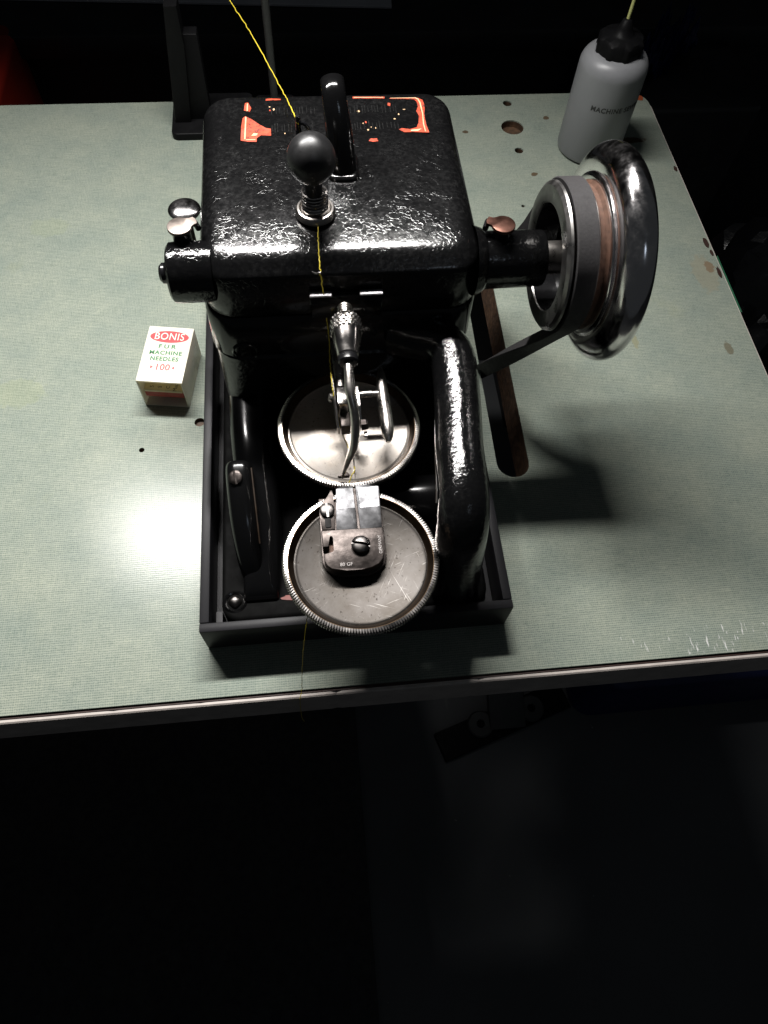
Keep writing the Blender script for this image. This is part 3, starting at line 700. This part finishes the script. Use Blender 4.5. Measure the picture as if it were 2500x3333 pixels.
for k in (-.7, .62):
    q = ax + ad * .0052 + Vector((math.sin(k), 0, 0)) * .0066 + Vector((0, .07, .99)) * math.cos(k) * .0066
    n_ = Vector((math.sin(k), 0, math.cos(k)))
    obj('collar_hole_shade', lathe([(0, .0002), (.0009, .0002), (.0009, -.001)], q, n_, 14), M['hole_shade'], CH)  # dark plug painting the shade of a hole
obj('chuck_ring', lathe([(.0022, .0212), (.0038, .0214), (.0042, .0222), (.0042, .0246), (.0036, .0252), (.0020, .0253)], ax, ad, 32), M['smooth_black'], CH)
# curved needle arm
na_ = cr([(.0763, .1090, .1166, .0021), (.0762, .1030, .1160, .0021), (.0761, .0970, .1149, .0021), (.0761, .0915, .1125, .0022), (.0774, .0848, .1055, .0023), (.0767, .0790, .0945, .0022), (.0738, .0772, .0830, .0015), (.0724, .0775, .0760, .0011), (.0714, .0782, .0684, .0008)], 6)
NA = obj('needle_arm', tube([p[:3] for p in na_], [p[3] for p in na_], 20, up=(1, 0, 0), flat=lambda i: (1, 1) if i < 18 else (.85, 1 + .03 * (i - 18) if i < 34 else 1.3)), M['steel'], F)
obj('arm_foot', poly([(.0693, .0790), (.0715, .0806), (.0738, .0808), (.0748, .0795), (.0744, .0786), (.0700, .0786)], .0664, .0682, .0002), M['dark_steel'], NA)
obj('needle', tube([(.0772, .0980, .0720), (.0770, .0890, .0700), (.0771, .0800, .0680), (.0771, .0765, .0674)], [.0006, .0005, .00032, .00012], 8), M['bright_steel'], F)
obj('needle_eye', lathe([(0, .0006), (.0005, .0004), (.0006, 0), (.0004, -.0004)], (.0771, .0812, .0684), seg=10), M['bright_steel'], F)
# presser block between two cheek plates, cross shaft and finger lever
PB = obj('presser_block', box((.0738, .1120, .0790), (.0048, .0098, .0110), .0006, 2), M['bright_steel'], F)
obj('presser_bar', tube([(.0726, .1430, .0865), (.0735, .1180, .0820)], .0024, 18), M['steel'], PB)
obj('block_toe', box((.0745, .1035, .0740), (.0046, .0080, .0070), .0006, 2), M['dark_steel'], PB)
def cheek(x, P, mat, nm, t=.0009):
    bm = bmesh.new(); A = [bm.verts.new((x - t / 2 + dx, y, z)) for y, z, dx in P]; C_ = [bm.verts.new((x + t / 2 + dx, y, z)) for y, z, dx in P]; n = len(P)
    for k in range(n): bm.faces.new((A[k], A[(k + 1) % n], C_[(k + 1) % n], C_[k]))
    bm.faces.new(A); bm.faces.new(C_[::-1]); return obj(nm, bm, M[mat], PB, smooth=30)
cheek(.0706, [(.1225, .0870, -.0012), (.1160, .0856, -.0006), (.1060, .0828, 0), (.0985, .0780, .0006), (.0985, .0730, .0006), (.1060, .0735, 0), (.1160, .0760, -.0006), (.1225, .0800, -.0012)], 'bright_steel', 'cheek_plate')
cheek(.0808, [(.1165, .0845, 0), (.1120, .0850, 0), (.1060, .0838, .0004), (.1010, .0790, .0006), (.1010, .0730, .0006), (.1165, .0740, 0)], 'bright_steel', 'cheek_plate', .0011)
screw_head(PB, 'cheek_screw', (.0690, .1115, .0835), .0021, .0016, (-1, 0, .25), 'steel', slot=.5)
obj('cross_shaft', lathe([(.0017, 0), (.0017, .0068), (.0013, .0072), (.0013, .0110)], (.0808, .1138, .0815), (1, .02, .02), 20), M['steel'], F)
obj('hex_nut', lathe([(0, .0030), (.0018, .0030), (.0026, .0022), (.0028, 0)], (.0818, .1000, .0770), (1, 0, .1), 6), M['dark_steel'], F, smooth=20)
obj('small_tab', box((.0835, .0965, .0745), (.0016, .0030, .0014), .0003, 1), M['steel'], F)
lv = cr([(.0930, .1282, .0822, .0008), (.0929, .1245, .0820, .0019), (.0927, .1192, .0815, .0026), (.0928, .1067, .0806, .0030), (.0931, .0967, .0800, .0030), (.0931, .0920, .0796, .0025), (.0930, .0894, .0791, .0015), (.0930, .0886, .0789, .0010)], 6)
obj('finger_lever', tube([p[:3] for p in lv], [p[3] for p in lv], 20, up=(1, 0, 0)), M['steel'], F)
# small hinge tab outline on the left of the front face
obj('face_plug', lathe([(.0052, .0004), (.0056, .0010), (.0060, .0004), (.0062, 0)], (.0300, .1408, .0835), (0, -1, 0), 32), M['enamel'], F)

# ------------------------------------------------------------------ drive belt
def belt():
    r1, r2 = .0316, .020; c2 = Vector((.318, -.18)); c1 = Vector((AY, AZ))
    P = []
    d = (c2 - c1); L_ = d.length; th = math.atan2(d.y, d.x); phi = math.acos((r1 - r2) / L_)
    a0, a1 = th + phi, th + 2 * PI - phi
    for k in range(33):
        a = a0 + (a1 - a0) * k / 32; P.append((c1.x + r1 * math.cos(a), c1.y + r1 * math.sin(a), math.cos(a), math.sin(a)))
    b0, b1 = th - phi, th + phi
    A, B_ = P[-1], (c2.x + r2 * math.cos(b0), c2.y + r2 * math.sin(b0), math.cos(b0), math.sin(b0))
    for k in range(1, 18): P.append(tuple(a + (b - a) * k / 18 for a, b in zip(A, B_)))
    for k in range(13):
        a = b0 + (b1 - b0) * k / 12; P.append((c2.x + r2 * math.cos(a), c2.y + r2 * math.sin(a), math.cos(a), math.sin(a)))
    A, B_ = P[-1], P[0]
    for k in range(1, 18): P.append(tuple(a + (b - a) * k / 18 for a, b in zip(A, B_)))
    bm = bmesh.new(); rings = []
    for y, z, ny, nz in P:
        t = min(1, max(0, (.100 - z) / .11)); x = .1765 - .0125 * t
        n_ = Vector((0, ny, nz)).normalized(); tw = .9 * min(1, max(0, (.085 - z) / .07)) if z < .085 else 0
        ax_ = Vector((math.cos(tw), 0, 0)) + n_ * math.sin(tw); ax_.normalize(); nn = n_ * math.cos(tw) - Vector((math.sin(tw), 0, 0))
        c = Vector((x, y, z)); w, h_ = .0047, .0035
        rings.append([bm.verts.new(c + ax_ * u * w + nn * v_) for u, v_ in ((-1, .0012), (-.9, .0017), (.9, .0017), (1, .0012), (.72, -h_), (-.72, -h_))])
    n = len(rings)
    for i in range(n):
        A, B_ = rings[i], rings[(i + 1) % n]
        for k in range(6): bm.faces.new((A[k], A[(k + 1) % 6], B_[(k + 1) % 6], B_[k]))
    o = obj('drive_belt', bm, M['rubber'], None, 'dark grey rubber belt from the hand wheel pulley down into the table slot', smooth=40, cat='belt')
belt()

# ------------------------------------------------------------------ threads
def thread(name, pts, r, label, n=14, amp=.0002, mat='thread'):
    p = cr(pts, n)
    p = [(x + amp * noise.noise(Vector((i * .45, 1, 0))), y, z + amp * noise.noise(Vector((i * .45, 7, 0)))) for i, (x, y, z) in enumerate(p)]
    return obj(name, tube(p, r, 6), M[mat], None, label, cat='thread', smooth=60)
thread('sewing_thread', [(.0150, .4350, .1050), (.0220, .4000, .1122), (.0276, .3700, .1196), (.0376, .3300, .1271), (.0449, .3000, .1318), (.0539, .2620, .1367), (.0585, .2350, .1441), (.0618, .2115, .1505), (.0634, .2108, .1450), (.0690, .1760, .1415), (.0692, .1706, .1395), (.0676, .1590, .1369), (.0673, .1500, .1371), (.0672, .1452, .1358), (.0673, .1391, .1320), (.0682, .1384, .1190), (.0695, .1376, .0975), (.0694, .1290, .0858+.001), (.0694, .1230, .0880), (.0696, .1160, .0876), (.0700, .1112, .0840), (.0712, .1080, .0750), (.0730, .1010, .0693), (.0762, .0900, .0688), (.0771, .0812, .0688), (.0757, .0790, .0682), (.0740, .0755, .0655)], .00024,
       'long yellow thread running from above through the machine hook down to the needle', amp=.0006)
thread('loose_thread', [(.0520, .0160, .0600), (.0500, .0100, .0500), (.0475, .0040, .0300), (.0455, -.0010, .0050), (.0440, -.0045, -.0020), (.0430, -.0060, -.0300), (.0436, -.0064, -.0420)], .00016,
       'fine yellow thread end hanging from the front disc over the table edge', amp=.0004)

# ------------------------------------------------------------------ needle box
th = math.radians(-8.3); bx0 = Vector((-.0389, .1762, 0)); u_ = Vector((math.cos(th), math.sin(th), 0)); v_ = Vector((-math.sin(th), math.cos(th), 0)); BW, BL, BH = .0262, .0405, .0230
def bp(a, b_, z): return bx0 + u_ * a + v_ * b_ + Vector((0, 0, z))
NB = empty('needle_box', bp(BW / 2, BL / 2, 0), 'ivory plastic box printed red and green, lying on the table with its front end open', 'box')
rotm = Matrix.Rotation(th, 4, 'Z'); tw = .0011
def bbox(a0, a1, b0, b1, z0, z1, bev=.00025): 
    return box(bp((a0 + a1) / 2, (b0 + b1) / 2, (z0 + z1) / 2), (a1 - a0, b1 - b0, z1 - z0), bev, 2, rot=rotm)
obj('lid_panel', bbox(0, BW, 0, BL, BH - tw, BH, .0003), M['ivory'], NB)
obj('bottom_panel', bbox(0, BW, 0, BL, .0001, tw), M['ivory'], NB)
obj('side_panel', bbox(0, tw, 0, BL, tw + .00002, BH - tw - .00002), M['ivory'], NB)
obj('side_panel', bbox(BW - tw, BW, 0, BL, tw + .00002, BH - tw - .00002), M['ivory'], NB)
obj('end_panel', bbox(tw + .0001, BW - tw - .0001, BL - tw, BL - .0001, tw + .00002, BH - tw - .00002), M['ivory'], NB)
def btop(cx, cy, h=.00006): return lambda x, y, z: bp(cx + x, cy + y, BH + h + z)
def ell(cx, cy, a, b_, h0, h1):
    bm = bmesh.new(); add_poly(bm, [(a * math.cos(2 * PI * k / 48), b_ * math.sin(2 * PI * k / 48)) for k in range(48)], h0, h1)
    for v in bm.verts: v.co = bp(cx + v.co.x, cy + v.co.y, BH + v.co.z)
    return bm
obj('printed_oval', ell(BW * .5, .0330, .0112, .0044, -.0001, .00005), M['print_red'], NB, smooth=0)
obj('printed_word', text_bm('BONIS', .0074, .00002, btop(BW * .5, .0330, .00009), 1.08, .78), M['print_white'], NB, smooth=0)
obj('printed_word', text_bm('FUR', .0040, .00002, btop(BW * .5, .0256), 1.5, 1.1, .03), M['print_green'], NB, smooth=0)
obj('printed_word', text_bm('MACHINE', .0040, .00002, btop(BW * .5, .0209), 1.1, 1.0, .03), M['print_green'], NB, smooth=0)
obj('printed_word', text_bm('NEEDLES', .0040, .00002, btop(BW * .5, .0165), 1.1, .95, .03), M['print_green'], NB, smooth=0)
obj('printed_number', text_bm('100', .0062, .00002, btop(BW * .5, .0104), 1.05, .92, .012), M['print_red'], NB, smooth=0)
for sx in (-1, 1):
    bm = bmesh.new(); q = [(sx * .0068, .0012), (sx * .0068, -.0012), (sx * .0052, 0)]
    add_poly(bm, q if sx < 0 else q[::-1], -.0001, .00006)
    for v in bm.verts: v.co = bp(BW * .5 + v.co.x, .0104 + v.co.y, BH + v.co.z)
    obj('printed_arrow', bm, M['print_red'], NB, smooth=0)
NC = obj('needle_card', bbox(.0020, BW - .0020, .0010, .0360, .0121, .0138, .0003), M['card'], None, 'buff needle card with black print lying inside the ivory box', cat='card')
for i, (s, a) in enumerate((('S', .0065), ('S', .0110), ('C', .0158), ('Mac', .0200))):
    cx = a
    obj('printed_letters', text_bm(s, .0032, .00002, lambda x, y, z, cx=cx: bp(cx - y, .0036 + x, .0139 + z)), M['print_black'], NC, smooth=0)
obj('needle_packet', bbox(.0018, BW - .0018, .0016, .0300, .0068, .0117, .0006), M['red_card'], None, 'red card packet under the buff card inside the ivory box', cat='packet')

# ------------------------------------------------------------------ oil bottle
OB = empty('oil_bottle', (.2815, .3975, 0), 'frosted white plastic oil bottle with ribbed black cap standing at the back right corner', 'bottle')
ox, oy = .2815, .3975; br = .0237
obj('body', lathe([(0, .0008), (.0195, .0008), (.0215, .0004), (br - .0008, .0012), (br, .0030), (br, .0620)] + [(br - .0095 * (1 - math.cos(a)), .062 + .0105 * math.sin(a)) for a in [PI / 2 * k / 10 for k in range(1, 11)]] + [(.0120, .0728), (.0110, .0745), (.0110, .078)], (ox, oy, .0002), seg=64), M['polythene'], OB, smooth=60)
OC = obj('cap', lathe([(.0112, .0705), (.0146, .0700), (.0152, .0715), (.0149, .0800), (.0138, .0818), (.0085, .0826), (.0068, .0834), (.0046, .0872), (.0030, .0915), (.0016, .0922), (0, .0922)], (ox, oy, .0002), seg=72, mod=lambda i, k, r: r + (.0010 if (1 <= i <= 3 and k % 9 in (0, 1, 2)) else 0)), M['black_plastic'], OB, smooth=45)
obj('spout_tube', tube([(ox, oy, .0912), (ox + .0006, oy + .001, .118), (ox + .002, oy + .003, .140)], .0011, 10), M['straw'], OC)
def wrap(x, y, z):
    a = -PI / 2 - .10 + x / br; r = br + .00006 + z
    return (ox + r * math.cos(a), oy + r * math.sin(a), .0440 + y)
obj('printed_words', text_bm('MACHINE SEWING', .0048, .00003, lambda x, y, z: wrap(x + .0080, y, z), 1.12, .98, .03), M['print_black'], OB, smooth=0)

# ------------------------------------------------------------------ black thread stand behind the machine
TS = empty('thread_stand', (-.006, .44, 0), 'black plastic stand with stepped upright at the back edge of the table', 'stand')
obj('foot', rslab(-.0325, .028, .4185, .4680, .0003, .0052, .005, .0012), M['black_plastic'], TS)
obj('upright', poly([(-.0200, .436), (-.0030, .436), (-.0030, .446), (-.0200, .446)], .0052, .0655, .0006), M['black_plastic'], TS)
bm = bmesh.new()
add_loft(bm, [(.0052, rrect(-.0300, -.0180, .432, .4475, .001, 2)), (.0600, rrect(-.0240, -.0120, .432, .4475, .001, 2)), (.0850, rrect(-.0208, -.0122, .432, .4475, .001, 2))])
obj('fin', bm, M['black_plastic'], TS)
obj('rear_rod', tube([(.045, .452, .0055), (.045, .452, .16), (.040, .452, .24)], .0028, 12), simple('dark_grey_rod', (.03, .03, .03), .5), TS)
obj('thread_arm', tube([(.045, .452, .1060), (.030, .444, .1058), (.0150, .4352, .1050)], .0009, 8), M['steel'], TS)
obj('rod_foot', rslab(.030, .060, .4400, .4640, .0003, .0055, .004, .001), M['black_plastic'], TS)

# ------------------------------------------------------------------ dim things behind and beside the table
CB = empty('low_cabinet', (.0, 1.0, -.72), 'low black cabinet behind the table with papers on top', 'cabinet')
obj('cabinet_top', box((.05, 1.005, -.112), (2.2, .53, .024), .004, 2), M['dark_panel'], CB)
obj('cabinet_body', box((.05, 1.02, -.425), (2.1, .48, .59), .004, 1), M['dark_panel'], CB)
obj('paper_sheet', box((-.055, .878, -.0980), (.47, .16, .0030), .0006, 1, rotz=-.06), M['paper'], None, 'wide grey sheet of paper at the left of the low cabinet top', cat='paper')
obj('paper_sheet', box((.292, .905, -.0980), (.17, .19, .0030), .0006, 1, rotz=-.05), simple('white_paper', (.75, .76, .8), .6, 0, .08, 40), None, 'small pale sheet of paper on the cabinet top, right of the wide sheet', cat='paper')
RB = obj('red_crate', rslab(-.62, -.232, .60, .77, -.7195, -.10, .02, .006), M['red_plastic'], None, 'dark red plastic crate in the shadow beyond the left end of the table', cat='crate')
# bin bag
def crumple(bm, c, rad, amp, sc, seed):
    r = bmesh.ops.create_icosphere(bm, subdivisions=5, radius=1)
    for v in r['verts']:
        d = v.co.normalized(); p = d * sc + Vector((seed, seed * 2, 0))
        k = 1 + amp * noise.turbulence(p, 4, True) - amp * .5
        v.co = Vector(c) + Vector((d.x * rad[0], d.y * rad[1], d.z * rad[2])) * k
    return bm
obj('bin_bag', crumple(bmesh.new(), (.585, .47, -.45), (.165, .165, .265), .42, 1.7, 3), M['bag'], None, 'crumpled shiny black bin bag standing right of the table', cat='bag', smooth=25)
bm = bmesh.new(); g = {}
for i in range(41):
    for j in range(23):
        x, y = i / 40, j / 22; p = Vector((x * 5, y * 3.5, 2))
        z = .055 * noise.turbulence(p, 4, True) + .02 * math.sin(x * 9 + y * 4)
        g[i, j] = bm.verts.new((.425 + x * .085 + y * .01, .655 + y * .05 + .05 * x, -.118 + z * .8))
for i in range(40):
    for j in range(22): bm.faces.new((g[i, j], g[i + 1, j], g[i + 1, j + 1], g[i, j + 1]))
bmesh.ops.solidify(bm, geom=bm.faces[:], thickness=.0006)
obj('plastic_wrap', bm, M['blue_film'], None, 'crumpled dark blue plastic wrap on the black crate behind the bottle', cat='plastic wrap', smooth=20)

obj('black_crate', rslab(.395, .57, .62, .765, -.7195, -.119, .012, .004), M['dark_panel'], None, 'tall black crate in the dark behind the right end of the table', cat='crate')

# ------------------------------------------------------------------ under the table
FP = empty('floor_bracket', (.305, .12, -.72), 'grey iron foot bracket with a black crossbar on the floor under the table', 'bracket')
rz = Matrix.Rotation(.30, 4, 'Z')
obj('crossbar', box((.300, .108, -.7140), (.205, .042, .010), .001, 1, rot=rz), M['black_plastic'], FP)
obj('upright_plate', box((.303, .150, -.680), (.052, .12, .012), .002, 2, rot=Matrix.Rotation(.45, 4, 'X')), M['grey_iron'], FP)
for sx in (-1, 1):
    P = []
    o = obj('lug', lathe([(.006, .008), (.017, .008), (.019, .006), (.019, 0), (.006, 0), (.006, .008)], (.303 + sx * .039, .112 + sx * .008, -.7085), seg=28), M['grey_iron'], FP)
obj('storage_tub', rslab(.405, .80, .105, .30, -.7195, -.56, .03, .008), M['blue_dull'], None, 'blue plastic tub on the floor under the right end of the table', cat='tub')
obj('pipe', tube([(-.02, .155, -.690), (.155, .165, -.690)], .012, 16), M['pale_bag'], None, 'dusty grey metal pipe lying on the floor under the table front', cat='pipe')

obj('added_dark_mat', rslab(-.9, .085, -.75, .25, -.7196, -.713, .03, .002), simple('dark_mat_black', (.042, .043, .044), .8, 0, .4, 120, .4, .001), None, 'dark mat added to darken the floor below the left part of the table', cat='mat')  # added sheet that makes the floor darker on the left
